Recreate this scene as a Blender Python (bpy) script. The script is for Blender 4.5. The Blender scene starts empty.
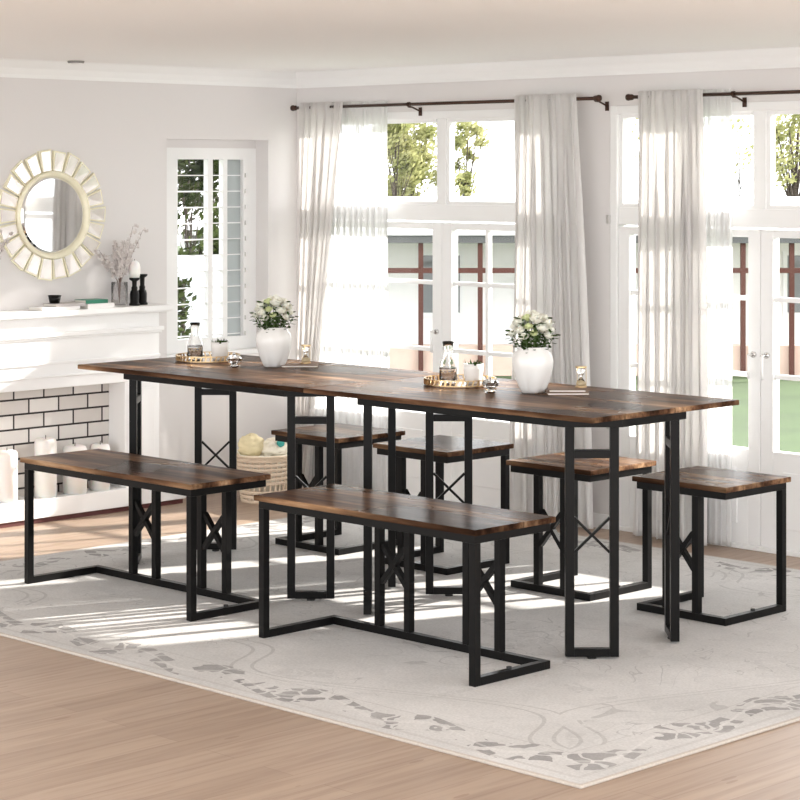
import bpy, bmesh, math, random
from mathutils import Vector, Matrix, Euler, noise
S = bpy.context.scene
C = S.collection
R = math.radians
random.seed(7)

# ------------------------------------------------------------------ helpers
class MB:
    def __init__(s): s.b = bmesh.new()
    def box(s, x0, x1, y0, y1, z0, z1):
        v = [s.b.verts.new((x, y, z)) for z in (z0, z1) for y in (y0, y1) for x in (x0, x1)]
        for f in ((0, 2, 3, 1), (4, 5, 7, 6), (0, 1, 5, 4), (2, 6, 7, 3), (0, 4, 6, 2), (1, 3, 7, 5)):
            s.b.faces.new([v[i] for i in f])
        return s
    def bar(s, p, q, w, h, up=(0, 0, 1)):
        p, q = Vector(p), Vector(q); d = (q - p).normalized(); u = Vector(up)
        a = d.cross(u).normalized() * w / 2; c = a.cross(d).normalized() * h / 2
        v = [s.b.verts.new(e + i * a + j * c) for e in (p, q) for i, j in ((-1, -1), (1, -1), (1, 1), (-1, 1))]
        for f in ((3, 2, 1, 0), (4, 5, 6, 7), (0, 1, 5, 4), (1, 2, 6, 5), (2, 3, 7, 6), (3, 0, 4, 7)):
            s.b.faces.new([v[i] for i in f])
        return s
    def prism(s, pts, z0, z1, hole=None):
        lo = [s.b.verts.new((x, y, z0)) for x, y in pts]; hi = [s.b.verts.new((x, y, z1)) for x, y in pts]
        n = len(pts)
        for i in range(n): s.b.faces.new((lo[i], lo[(i + 1) % n], hi[(i + 1) % n], hi[i]))
        if hole is None:
            s.b.faces.new(lo[::-1]); s.b.faces.new(hi)
        else:
            li = [s.b.verts.new((x, y, z0)) for x, y in hole]; hj = [s.b.verts.new((x, y, z1)) for x, y in hole]
            for i in range(n):
                j = (i + 1) % n
                s.b.faces.new((li[j], li[i], hj[i], hj[j]))
                s.b.faces.new((hi[i], hi[j], hj[j], hj[i])); s.b.faces.new((lo[j], lo[i], li[i], li[j]))
        return s
    def lathe(s, prof, seg=32, c=(0, 0, 0), axis='z', rfun=None, cap=True):
        rings = []; closed = prof[0] == prof[-1] and len(prof) > 3
        if closed: prof = prof[:-1]
        for k, (r, z) in enumerate(prof):
            ring = []
            for i in range(seg):
                a = 2 * math.pi * i / seg; rr = r * (rfun(a, k / (len(prof) - 1), z) if rfun else 1)
                p = (rr * math.cos(a), rr * math.sin(a), z)
                if axis == 'x': p = (p[2], p[0], p[1])
                if axis == 'y': p = (p[0], p[2], p[1])
                ring.append(s.b.verts.new((p[0] + c[0], p[1] + c[1], p[2] + c[2])))
            rings.append(ring)
        for a, b in zip(rings, rings[1:]):
            for i in range(seg):
                j = (i + 1) % seg; s.b.faces.new((a[i], a[j], b[j], b[i]))
        if closed:
            for i in range(seg): j = (i + 1) % seg; s.b.faces.new((rings[-1][i], rings[-1][j], rings[0][j], rings[0][i]))
        elif cap:
            if prof[0][0] > 1e-6: s.b.faces.new(rings[0][::-1])
            if prof[-1][0] > 1e-6: s.b.faces.new(rings[-1])
        return s
    def tube(s, pts, r, seg=8, r1=None):
        pts = [Vector(p) for p in pts]; rings = []
        n = len(pts)
        for k, p in enumerate(pts):
            d = (pts[min(k + 1, n - 1)] - pts[max(k - 1, 0)]).normalized()
            u = Vector((0, 0, 1)) if abs(d.z) < .9 else Vector((1, 0, 0))
            a = d.cross(u).normalized(); b = d.cross(a)
            rr = r if r1 is None else r + (r1 - r) * k / (n - 1)
            rings.append([s.b.verts.new(p + rr * (math.cos(t) * a + math.sin(t) * b)) for t in [2 * math.pi * i / seg for i in range(seg)]])
        for a, b in zip(rings, rings[1:]):
            for i in range(seg):
                j = (i + 1) % seg; s.b.faces.new((a[i], a[j], b[j], b[i]))
        s.b.faces.new(rings[0][::-1]); s.b.faces.new(rings[-1])
        return s
    def ball(s, c, r, seg=10, sc=(1, 1, 1)):
        prof = [(r * math.sin(math.pi * i / seg) + (1e-5 if i in (0, seg) else 0), -r * math.cos(math.pi * i / seg)) for i in range(seg + 1)]
        n0 = len(s.b.verts); s.lathe(prof, seg + 2)
        s.b.verts.ensure_lookup_table()
        for v in list(s.b.verts)[n0:]: v.co = Vector((v.co.x * sc[0] + c[0], v.co.y * sc[1] + c[1], v.co.z * sc[2] + c[2]))
        return s
    def quad(s, pts):
        s.b.faces.new([s.b.verts.new(p) for p in pts]); return s
    def grid(s, nu, nv, fn):
        g = [[s.b.verts.new(fn(i / nu, j / nv)) for i in range(nu + 1)] for j in range(nv + 1)]
        for j in range(nv):
            for i in range(nu): s.b.faces.new((g[j][i], g[j][i + 1], g[j + 1][i + 1], g[j + 1][i]))
        return s
    def xf(s, m):
        s.b.transform(m); return s
    def build(s, name, m, parent=None, loc=None, smooth=False, bevel=0, solid=0, label=None):
        bmesh.ops.recalc_face_normals(s.b, faces=s.b.faces)
        me = bpy.data.meshes.new(name); s.b.to_mesh(me); s.b.free()
        o = bpy.data.objects.new(name, me); C.objects.link(o)
        me.materials.append(m)
        if smooth:
            for p in me.polygons: p.use_smooth = True
        if solid:
            k = o.modifiers.new('solid', 'SOLIDIFY'); k.thickness = solid; k.offset = 0
        if bevel:
            k = o.modifiers.new('bevel', 'BEVEL'); k.width = bevel; k.segments = 2; k.limit_method = 'ANGLE'
        if parent: o.parent = parent
        if loc: o.location = loc
        if label: o['label'] = label
        return o

def tag(o, label, cat, group=None, kind=None):
    o['label'] = label; o['category'] = cat
    if group: o['group'] = group
    if kind: o['kind'] = kind
    return o
def empty(name, loc, rz=0, label=None, cat=None, group=None):
    o = bpy.data.objects.new(name, None); C.objects.link(o); o.location = loc; o.rotation_euler = (0, 0, rz); o.empty_display_size = .05
    if label: tag(o, label, cat, group)
    return o
def struct(o, label=None, cat=None):
    o['kind'] = 'structure'
    if label: o['label'] = label; o['category'] = cat
    return o
def dup(o, loc, rot=None, label=None, group=None, parent=None, scale=None):
    kids = list(o.children)
    c = o.copy(); C.objects.link(c); c.parent = parent
    if loc is not None: c.location = loc
    if rot is not None: c.rotation_euler = rot
    if scale is not None: c.scale = (scale,) * 3
    if label: c['label'] = label
    if group: c['group'] = group
    for k in kids: dup(k, None, parent=c)
    return c

# ------------------------------------------------------------------ materials
def newmat(name):
    m = bpy.data.materials.new(name); m.use_nodes = True
    nt = m.node_tree; b = nt.nodes['Principled BSDF']
    return m, nt, b
def N(nt, t, **kw):
    n = nt.nodes.new(t)
    for k, v in kw.items():
        if k.startswith('i_'): n.inputs[k[2:].replace('_', ' ')].default_value = v
        else: setattr(n, k, v)
    return n
def plain(name, col, rough=.5, metal=0, bump=0, bscale=200, var=0, vscale=6, **kw):
    m, nt, b = newmat(name)
    b.inputs['Base Color'].default_value = (*col, 1); b.inputs['Roughness'].default_value = rough; b.inputs['Metallic'].default_value = metal
    for k, v in kw.items(): b.inputs[k.replace('_', ' ')].default_value = v
    tc = N(nt, 'ShaderNodeTexCoord')
    if var:
        n = N(nt, 'ShaderNodeTexNoise', i_Scale=vscale, i_Detail=5); nt.links.new(tc.outputs['Object'], n.inputs['Vector'])
        r = N(nt, 'ShaderNodeMix', data_type='RGBA')
        r.inputs[6].default_value = (*[c * (1 - var) for c in col], 1); r.inputs[7].default_value = (*[min(1, c * (1 + var)) for c in col], 1)
        nt.links.new(n.outputs['Fac'], r.inputs[0]); nt.links.new(r.outputs[2], b.inputs['Base Color'])
    if bump:
        n = N(nt, 'ShaderNodeTexNoise', i_Scale=bscale, i_Detail=3); nt.links.new(tc.outputs['Object'], n.inputs['Vector'])
        bp = N(nt, 'ShaderNodeBump', i_Strength=bump, i_Distance=.002); nt.links.new(n.outputs['Fac'], bp.inputs['Height']); nt.links.new(bp.outputs['Normal'], b.inputs['Normal'])
    return m
def ramp(nt, src, stops, interp='LINEAR'):
    r = N(nt, 'ShaderNodeValToRGB'); r.color_ramp.interpolation = interp
    el = r.color_ramp.elements
    while len(el) < len(stops): el.new(.5)
    for e, (p, c) in zip(el, stops): e.position = p; e.color = (*c, 1) if len(c) == 3 else c
    nt.links.new(src, r.inputs['Fac']); return r.outputs['Color']
def math_(nt, op, a, b=None, c=None):
    n = N(nt, 'ShaderNodeMath', operation=op)
    for i, v in enumerate((a, b, c)):
        if v is None: continue
        if isinstance(v, (int, float)): n.inputs[i].default_value = v
        else: nt.links.new(v, n.inputs[i])
    return n.outputs[0]
def mixc(nt, f, a, b, blend='MIX'):
    n = N(nt, 'ShaderNodeMix', data_type='RGBA', blend_type=blend)
    for i, v in ((0, f), (6, a), (7, b)):
        if isinstance(v, (int, float)): n.inputs[i].default_value = v
        elif isinstance(v, tuple): n.inputs[i].default_value = (*v, 1)
        else: nt.links.new(v, n.inputs[i])
    return n.outputs[2]

def rustic_wood(name):
    m, nt, b = newmat(name)
    tc = N(nt, 'ShaderNodeTexCoord'); oi = N(nt, 'ShaderNodeObjectInfo')
    sh = N(nt, 'ShaderNodeVectorMath', operation='SCALE'); sh.inputs[0].default_value = (13.1, 7.7, 3.3); nt.links.new(oi.outputs['Random'], sh.inputs['Scale'])
    ad = N(nt, 'ShaderNodeVectorMath', operation='ADD'); nt.links.new(tc.outputs['Object'], ad.inputs[0]); nt.links.new(sh.outputs[0], ad.inputs[1])
    mp = N(nt, 'ShaderNodeMapping'); mp.inputs['Scale'].default_value = (.9, 8, 8); nt.links.new(ad.outputs[0], mp.inputs['Vector'])
    n1 = N(nt, 'ShaderNodeTexNoise', i_Scale=1.5, i_Detail=5, i_Roughness=.6, i_Distortion=.15); nt.links.new(mp.outputs[0], n1.inputs['Vector'])
    mp2 = N(nt, 'ShaderNodeMapping'); mp2.inputs['Scale'].default_value = (3, 70, 70); nt.links.new(ad.outputs[0], mp2.inputs['Vector'])
    n2 = N(nt, 'ShaderNodeTexNoise', i_Scale=1, i_Detail=5); nt.links.new(mp2.outputs[0], n2.inputs['Vector'])
    n3 = N(nt, 'ShaderNodeTexNoise', i_Scale=2.6, i_Detail=3); nt.links.new(ad.outputs[0], n3.inputs['Vector'])
    col = ramp(nt, n1.outputs['Fac'], [(.30, (.018, .009, .005)), (.40, (.048, .024, .014)), (.50, (.105, .057, .034)), (.60, (.205, .125, .073)), (.72, (.37, .255, .165))])
    fine = ramp(nt, n2.outputs['Fac'], [(.32, (.6, .58, .57)), (.62, (1.15, 1.13, 1.1))])
    col = mixc(nt, 1.0, col, fine, 'MULTIPLY')
    patch = ramp(nt, n3.outputs['Fac'], [(.33, (.55, .52, .5)), (.62, (1.4, 1.36, 1.32))])
    col = mixc(nt, 1.0, col, patch, 'MULTIPLY')
    # board joints across the width
    sp = N(nt, 'ShaderNodeSeparateXYZ'); nt.links.new(tc.outputs['Object'], sp.inputs[0])
    fr = math_(nt, 'FRACT', math_(nt, 'MULTIPLY', math_(nt, 'ADD', sp.outputs['Y'], 5.03), 8.3))
    j = math_(nt, 'LESS_THAN', fr, .025)
    col = mixc(nt, math_(nt, 'MULTIPLY', j, .6), col, (.012, .006, .004))
    nt.links.new(col, b.inputs['Base Color'])
    nt.links.new(math_(nt, 'MULTIPLY_ADD', n3.outputs['Fac'], .22, .17), b.inputs['Roughness']); b.inputs['Specular IOR Level'].default_value = .02
    return m

def floor_mat():
    m, nt, b = newmat('oak_floorboards')
    tc = N(nt, 'ShaderNodeTexCoord')
    mp = N(nt, 'ShaderNodeMapping'); mp.inputs['Rotation'].default_value = (0, 0, R(90)); nt.links.new(tc.outputs['Object'], mp.inputs['Vector'])
    br = N(nt, 'ShaderNodeTexBrick', offset=.37, i_Scale=1, i_Mortar_Size=.0012, i_Bias=0)
    br.inputs['Brick Width'].default_value = 1.3; br.inputs['Row Height'].default_value = .11
    br.inputs['Color1'].default_value = (.345, .25, .185, 1); br.inputs['Color2'].default_value = (.41, .305, .23, 1); br.inputs['Mortar'].default_value = (.29, .20, .145, 1)
    nt.links.new(mp.outputs[0], br.inputs['Vector'])
    m2 = N(nt, 'ShaderNodeMapping'); m2.inputs['Scale'].default_value = (28, 1.6, 1); nt.links.new(tc.outputs['Object'], m2.inputs['Vector'])
    n = N(nt, 'ShaderNodeTexNoise', i_Scale=1.5, i_Detail=6, i_Distortion=.6); nt.links.new(m2.outputs[0], n.inputs['Vector'])
    g = ramp(nt, n.outputs['Fac'], [(.3, (.8, .76, .73)), (.55, (1, 1, 1)), (.75, (1.07, 1.06, 1.05))])
    col = mixc(nt, 1.0, br.outputs['Color'], g, 'MULTIPLY')
    m3 = N(nt, 'ShaderNodeMapping'); m3.inputs['Scale'].default_value = (11, 2.8, 1); nt.links.new(tc.outputs['Object'], m3.inputs['Vector'])
    v = N(nt, 'ShaderNodeTexVoronoi', i_Scale=1); nt.links.new(m3.outputs[0], v.inputs['Vector'])
    k = math_(nt, 'LESS_THAN', v.outputs['Distance'], .085)
    col = mixc(nt, math_(nt, 'MULTIPLY', k, .45), col, (.2, .12, .075))
    nt.links.new(col, b.inputs['Base Color']); b.inputs['Roughness'].default_value = .42
    return m

def rug_mat(hx, hy):
    m, nt, b = newmat('rug_weave')
    tc = N(nt, 'ShaderNodeTexCoord'); sp = N(nt, 'ShaderNodeSeparateXYZ'); nt.links.new(tc.outputs['Object'], sp.inputs[0])
    dx = math_(nt, 'SUBTRACT', hx, math_(nt, 'ABSOLUTE', sp.outputs['X'])); dy = math_(nt, 'SUBTRACT', hy, math_(nt, 'ABSOLUTE', sp.outputs['Y']))
    d = math_(nt, 'MINIMUM', dx, dy)
    def noise(s, det=3, dist=0, off=0):
        mp = N(nt, 'ShaderNodeMapping'); mp.inputs['Location'].default_value = (off, off * .7, 0); nt.links.new(tc.outputs['Object'], mp.inputs['Vector'])
        n = N(nt, 'ShaderNodeTexNoise', i_Scale=s, i_Detail=det, i_Distortion=dist); nt.links.new(mp.outputs[0], n.inputs['Vector']); return n.outputs['Fac']
    base = ramp(nt, noise(2.2, 6), [(.35, (.535, .525, .512)), (.65, (.63, .618, .605))])
    base = mixc(nt, math_(nt, 'MULTIPLY', math_(nt, 'GREATER_THAN', noise(9, 5, .6, 8), .57), .22), base, (.50, .49, .485))
    wob = math_(nt, 'MULTIPLY', math_(nt, 'SINE', math_(nt, 'MULTIPLY', math_(nt, 'ADD', sp.outputs['X'], sp.outputs['Y']), 15)), .035)
    dw = math_(nt, 'ADD', d, wob)
    def band(v, a, c): return math_(nt, 'MULTIPLY', math_(nt, 'GREATER_THAN', v, a), math_(nt, 'LESS_THAN', v, c))
    # leafy scroll running round the border
    dn = N(nt, 'ShaderNodeTexNoise', i_Scale=9, i_Detail=2); nt.links.new(tc.outputs['Object'], dn.inputs['Vector'])
    wv = N(nt, 'ShaderNodeVectorMath', operation='MULTIPLY_ADD'); nt.links.new(dn.outputs['Color'], wv.inputs[0]); wv.inputs[1].default_value = (.14, .14, 0); nt.links.new(tc.outputs['Object'], wv.inputs[2])
    vo = N(nt, 'ShaderNodeTexVoronoi', feature='DISTANCE_TO_EDGE', i_Scale=16); nt.links.new(wv.outputs[0], vo.inputs['Vector'])
    vc = N(nt, 'ShaderNodeTexVoronoi', i_Scale=16); nt.links.new(wv.outputs[0], vc.inputs['Vector'])
    cs = N(nt, 'ShaderNodeSeparateColor'); nt.links.new(vc.outputs['Color'], cs.inputs[0])
    petal = math_(nt, 'MULTIPLY', math_(nt, 'GREATER_THAN', vo.outputs['Distance'], .07), math_(nt, 'GREATER_THAN', cs.outputs[0], .36))
    f1 = math_(nt, 'MULTIPLY', petal, band(dw, .075, .185))
    stem = math_(nt, 'LESS_THAN', math_(nt, 'ABSOLUTE', math_(nt, 'SUBTRACT', dw, .13)), .007)
    ln = math_(nt, 'LESS_THAN', math_(nt, 'ABSOLUTE', math_(nt, 'SUBTRACT', noise(3.4, 1.5, 2.2, 1.7), .5)), .008)
    pm = math_(nt, 'GREATER_THAN', noise(1.9, 2, 0, 5.5), .5)
    f2 = math_(nt, 'MULTIPLY', math_(nt, 'MULTIPLY', ln, pm), math_(nt, 'GREATER_THAN', d, .2))
    big = math_(nt, 'MULTIPLY', math_(nt, 'SINE', math_(nt, 'MULTIPLY', math_(nt, 'SUBTRACT', sp.outputs['X'], sp.outputs['Y']), 5.3)), .13)
    db = math_(nt, 'ADD', d, big)
    f3 = math_(nt, 'MULTIPLY', math_(nt, 'MULTIPLY', band(math_(nt, 'ABSOLUTE', math_(nt, 'SUBTRACT', db, .34)), .018, .026), math_(nt, 'GREATER_THAN', noise(4, 2, 0, 2), .44)), math_(nt, 'GREATER_THAN', d, .2))
    sp2 = math_(nt, 'MULTIPLY', math_(nt, 'MULTIPLY', petal, math_(nt, 'GREATER_THAN', noise(2.6, 2, .5, 4), .6)), math_(nt, 'GREATER_THAN', d, .25))
    tone = noise(5, 2, 0, 12)
    col = mixc(nt, math_(nt, 'MULTIPLY', f2, .5), base, (.36, .35, .345))
    col = mixc(nt, math_(nt, 'MULTIPLY', sp2, .22), col, (.40, .39, .385))
    col = mixc(nt, math_(nt, 'MULTIPLY', f3, .5), col, (.38, .37, .36))
    col = mixc(nt, math_(nt, 'MULTIPLY', band(d, .06, .20), .15), col, (.56, .54, .52))
    col = mixc(nt, math_(nt, 'MULTIPLY', f1, math_(nt, 'MULTIPLY_ADD', tone, 1.0, .3)), col, (.29, .28, .275))
    col = mixc(nt, math_(nt, 'MULTIPLY', stem, .3), col, (.72, .70, .68))
    for e in (.045, .052, .205):
        col = mixc(nt, math_(nt, 'MULTIPLY', band(d, e, e + .005), .45), col, (.42, .40, .385))
    rim = math_(nt, 'LESS_THAN', d, .010)
    col = mixc(nt, rim, col, (.50, .45, .40))
    fz = noise(140, 2); col = mixc(nt, 1.0, col, ramp(nt, fz, [(.3, (.9, .9, .9)), (.7, (1.06, 1.06, 1.06))]), 'MULTIPLY')
    nt.links.new(col, b.inputs['Base Color']); b.inputs['Roughness'].default_value = .95; b.inputs['Specular IOR Level'].default_value = .1
    bp = N(nt, 'ShaderNodeBump', i_Strength=.15, i_Distance=.003); nt.links.new(fz, bp.inputs['Height']); nt.links.new(bp.outputs['Normal'], b.inputs['Normal'])
    return m

def brick_mat():
    m, nt, b = newmat('white_brick')
    tc = N(nt, 'ShaderNodeTexCoord'); sp = N(nt, 'ShaderNodeSeparateXYZ'); nt.links.new(tc.outputs['Object'], sp.inputs[0])
    cb = N(nt, 'ShaderNodeCombineXYZ'); nt.links.new(sp.outputs['Y'], cb.inputs[0]); nt.links.new(sp.outputs['Z'], cb.inputs[1])
    br = N(nt, 'ShaderNodeTexBrick', offset=.5, i_Scale=1, i_Mortar_Size=.0042, i_Mortar_Smooth=.1)
    br.inputs['Brick Width'].default_value = .155; br.inputs['Row Height'].default_value = .063
    br.inputs['Color1'].default_value = (.62, .58, .55, 1); br.inputs['Color2'].default_value = (.82, .79, .76, 1); br.inputs['Mortar'].default_value = (.025, .02, .02, 1)
    nt.links.new(cb.outputs[0], br.inputs['Vector']); nt.links.new(br.outputs['Color'], b.inputs['Base Color'])
    bp = N(nt, 'ShaderNodeBump', i_Strength=.6, i_Distance=.006, invert=True); nt.links.new(br.outputs['Fac'], bp.inputs['Height']); nt.links.new(bp.outputs['Normal'], b.inputs['Normal'])
    b.inputs['Roughness'].default_value = .8
    return m

def pane_mat(name, tint=(1, 1, 1), gloss=.06):
    m, nt, b = newmat(name); nt.nodes.remove(b)
    out = nt.nodes['Material Output']
    t = N(nt, 'ShaderNodeBsdfTransparent'); t.inputs['Color'].default_value = (*tint, 1)
    g = N(nt, 'ShaderNodeBsdfGlossy', i_Roughness=.02); fr = N(nt, 'ShaderNodeFresnel', i_IOR=1.16)
    mx = N(nt, 'ShaderNodeMixShader'); nt.links.new(math_(nt, 'MINIMUM', fr.outputs[0], .5), mx.inputs[0])
    nt.links.new(t.outputs[0], mx.inputs[1]); nt.links.new(g.outputs[0], mx.inputs[2]); nt.links.new(mx.outputs[0], out.inputs['Surface'])
    return m

def cloth_mat(name, col, trans, clear=0):
    m, nt, b = newmat(name); nt.nodes.remove(b); out = nt.nodes['Material Output']
    tc = N(nt, 'ShaderNodeTexCoord'); mp = N(nt, 'ShaderNodeMapping'); mp.inputs['Scale'].default_value = (300, 300, 40); nt.links.new(tc.outputs['Object'], mp.inputs['Vector'])
    n = N(nt, 'ShaderNodeTexNoise', i_Scale=1, i_Detail=2); nt.links.new(mp.outputs[0], n.inputs['Vector'])
    c = mixc(nt, n.outputs['Fac'], tuple(x * .93 for x in col), col)
    d = N(nt, 'ShaderNodeBsdfDiffuse'); t = N(nt, 'ShaderNodeBsdfTranslucent'); nt.links.new(c, d.inputs['Color']); nt.links.new(c, t.inputs['Color'])
    mx = N(nt, 'ShaderNodeMixShader'); mx.inputs[0].default_value = trans; nt.links.new(d.outputs[0], mx.inputs[1]); nt.links.new(t.outputs[0], mx.inputs[2])
    res = mx.outputs[0]
    if clear:
        tr = N(nt, 'ShaderNodeBsdfTransparent'); m2 = N(nt, 'ShaderNodeMixShader'); m2.inputs[0].default_value = clear
        nt.links.new(res, m2.inputs[1]); nt.links.new(tr.outputs[0], m2.inputs[2]); res = m2.outputs[0]
    nt.links.new(res, out.inputs['Surface'])
    return m

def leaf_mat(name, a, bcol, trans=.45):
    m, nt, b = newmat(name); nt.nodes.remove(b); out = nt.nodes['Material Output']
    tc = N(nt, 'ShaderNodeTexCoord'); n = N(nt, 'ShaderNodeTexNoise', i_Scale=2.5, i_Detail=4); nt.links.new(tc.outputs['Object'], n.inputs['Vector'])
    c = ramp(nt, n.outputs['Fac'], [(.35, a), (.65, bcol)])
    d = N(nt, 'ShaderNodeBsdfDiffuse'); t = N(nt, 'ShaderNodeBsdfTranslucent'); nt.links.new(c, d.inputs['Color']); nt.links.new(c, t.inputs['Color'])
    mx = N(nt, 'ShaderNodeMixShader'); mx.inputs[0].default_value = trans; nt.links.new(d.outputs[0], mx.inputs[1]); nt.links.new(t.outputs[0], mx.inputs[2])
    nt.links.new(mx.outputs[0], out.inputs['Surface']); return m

M = dict(
    wall=plain('wall_paint', (.735, .71, .70), .8, bump=.05, bscale=90),
    white=plain('white_paint', (.88, .88, .875), .45, bump=.03),
    ceil=plain('ceiling_paint', (.93, .925, .925), .85, bump=.04, bscale=60),
    mantel=plain('mantel_paint', (.90, .895, .89), .4),
    wood=rustic_wood('rustic_brown_wood'),
    iron=plain('black_powder_coat', (.0058, .0055, .0054), .32, bump=.08, bscale=500, var=.15, Specular_IOR_Level=.13),
    foot=plain('foot_pad_rubber', (.02, .02, .02), .7),
    chrome=plain('brushed_steel', (.75, .74, .73), .25, 1),
    floor=floor_mat(),
    brick=brick_mat(),
    plinth=plain('plinth_tile', (.09, .02, .018), .5, var=.3),
    gold=plain('brass', (.66, .48, .26), .28, 1, var=.15),
    goldpaint=plain('pale_gilding', (.88, .83, .64), .45, .1, var=.15, vscale=20),
    tray=plain('bronze_tray', (.30, .20, .14), .2, .8),
    mirror=plain('silvered_glass', (.9, .9, .9), .03, 1),
    facet=plain('antiqued_mirror_segment', (.84, .79, .76), .16, .6, var=.18, vscale=18),
    pane=pane_mat('window_glass'),
    frost=cloth_mat('grey_side_glass', (.50, .52, .52), .5, .12),
    curtain=cloth_mat('linen_curtain', (.93, .915, .90), .46),
    voile=cloth_mat('thin_cream_curtain', (.92, .90, .885), .55, .22),
    sheer=cloth_mat('sheer_voile', (.97, .97, .968), .62, .42),
    rod=plain('dark_bronze', (.06, .03, .02), .35, .6, var=.3),
    ceramic=plain('white_ceramic', (.86, .85, .83), .22, var=.02),
    rose=plain('rose_petal', (.88, .87, .76), .6, var=.06, vscale=40, Subsurface_Weight=.1),
    bud=plain('rose_bud_green', (.62, .68, .36), .6, var=.15, vscale=40),
    stem=plain('green_stem', (.09, .15, .05), .6, var=.2),
    leafd=leaf_mat('rose_leaf', (.03, .06, .018), (.10, .16, .05), .3),
    glass=plain('clear_glass', (1, 1, 1), .02, Transmission_Weight=1.0, IOR=1.45),
    smoke=plain('smoky_glass', (.86, .85, .85), .08, Transmission_Weight=.92, IOR=1.12),
    sand=plain('hourglass_sand', (.75, .62, .40), .8),
    bookw=plain('old_wood_book', (.20, .115, .07), .55, var=.3),
    paper=plain('book_pages', (.85, .82, .76), .8),
    cover_w=plain('white_book_cover', (.82, .80, .79), .5),
    cover_g=plain('green_book_cover', (.015, .17, .10), .45, var=.2),
    cover_b=plain('taupe_book_cover', (.48, .44, .43), .5),
    black=plain('black_ceramic', (.004, .0037, .0037), .3, Specular_IOR_Level=.2),
    wax=plain('candle_wax', (.88, .86, .83), .5, Subsurface_Weight=.2),
    rattan=plain('pale_rattan', (.72, .58, .44), .7, bump=.4, bscale=120, var=.12, vscale=30),
    liner=plain('cream_linen', (.84, .78, .66), .85, bump=.2, bscale=60, var=.08),
    yellow=plain('yellow_towel', (.76, .66, .42), .9, bump=.4, bscale=150, var=.15),
    orange=plain('orange_yarn', (.75, .20, .08), .8),
    teal=plain('teal_yarn', (.05, .35, .32), .8),
    twig=plain('dry_twig', (.18, .12, .10), .8),
    blossom=plain('dried_blossom', (.62, .57, .55), .8, var=.25, vscale=60),
    lawn=plain('lawn_grass', (.042, .07, .022), .9, var=.65, vscale=1.1, bump=.5, bscale=30),
    bark=plain('bark', (.06, .045, .035), .9, bump=.5, bscale=20, var=.3),
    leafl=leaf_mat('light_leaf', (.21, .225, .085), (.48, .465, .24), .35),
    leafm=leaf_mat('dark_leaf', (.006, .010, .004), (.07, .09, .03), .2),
    house=plain('white_render', (.90, .89, .88), .8, var=.05),
    siding=plain('white_siding', (.80, .82, .86), .6),
    roof=plain('pale_roof', (.75, .745, .74), .8, var=.12),
    red=plain('red_brown_timber', (.085, .024, .015), .7, var=.2),
    dark=plain('dark_fascia', (.10, .10, .10), .6),
    peach=plain('peach_brick', (.62, .46, .38), .85, var=.2, vscale=4),
    winglass=plain('dark_window_glass', (.22, .23, .24), .1),
    fixture=plain('grey_metal_ring', (.25, .24, .23), .4, .5),
)

# ------------------------------------------------------------------ room shell
WX, WY = -1.067, 2.077           # inner faces of the left wall and of the window wall
FZ = -.009                       # the boards lie one rug thickness below the rug's surface
CZ, KZ = 1.945, 1.872            # ceiling height, underside of the crown moulding
struct(MB().box(-1.4, 7.6, -6.6, 2.25, -.12, FZ).build('floor', M['floor']), 'pale oak floorboards under the rug and the furniture', 'floor')
struct(MB().box(-1.4, 5.4, -3.8, 2.25, CZ, CZ + .1).build('ceiling', M['ceil']), 'plain white ceiling', 'ceiling')
# left wall with the opening of the small window
wy0, wy1, wz0, wz1 = 1.285, 1.897, .62, 1.622
b = MB()
b.box(-1.3, WX, -2.6, wy0, FZ, CZ); b.box(-1.3, WX, wy1, 2.25, FZ, CZ)
b.box(-1.3, WX, wy0, wy1, FZ, wz0); b.box(-1.3, WX, wy0, wy1, wz1, CZ)
struct(b.build('wall_left', M['wall']), 'pale grey wall behind the fireplace', 'wall')
O1 = (-1.035, .66); O2 = (.863, 2.391); OZ = 1.745
b = MB()
for x0, x1 in ((WX, O1[0]), (O1[1], O2[0]), (O2[1], 5.2)): b.box(x0, x1, WY, WY + .14, FZ, CZ)
for o in (O1, O2): b.box(o[0], o[1], WY, WY + .14, OZ, CZ)
struct(b.build('wall_back', M['wall']), 'pale wall holding the tall glazed garden doors', 'wall')
# crown mouldings: a stepped cove along each wall
def crown(name, p, q, n):
    b = MB(); n = Vector(n); prof = [(0, KZ), (.010, KZ), (.016, KZ + .014), (.036, KZ + .040), (.066, KZ + .064), (.078, CZ), (0, CZ)]
    A = [b.b.verts.new(Vector(p) + n * d + Vector((0, 0, z))) for d, z in prof]; B = [b.b.verts.new(Vector(q) + n * d + Vector((0, 0, z))) for d, z in prof]
    for i in range(len(prof)): j = (i + 1) % len(prof); b.b.faces.new((A[i], A[j], B[j], B[i]))
    b.b.faces.new(A); b.b.faces.new(B[::-1])
    return struct(b.build(name, M['white']))
crown('trim_1', (WX, -2.6, 0), (WX, WY, 0), (1, 0, 0)); crown('trim_2', (WX, WY, 0), (5.2, WY, 0), (0, -1, 0))
struct(MB().box(O1[1], O2[0], WY - .012, WY, FZ, .05).box(O2[1], 5.2, WY - .012, WY, FZ, .05).build('baseboard_back', M['white']))

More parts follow.
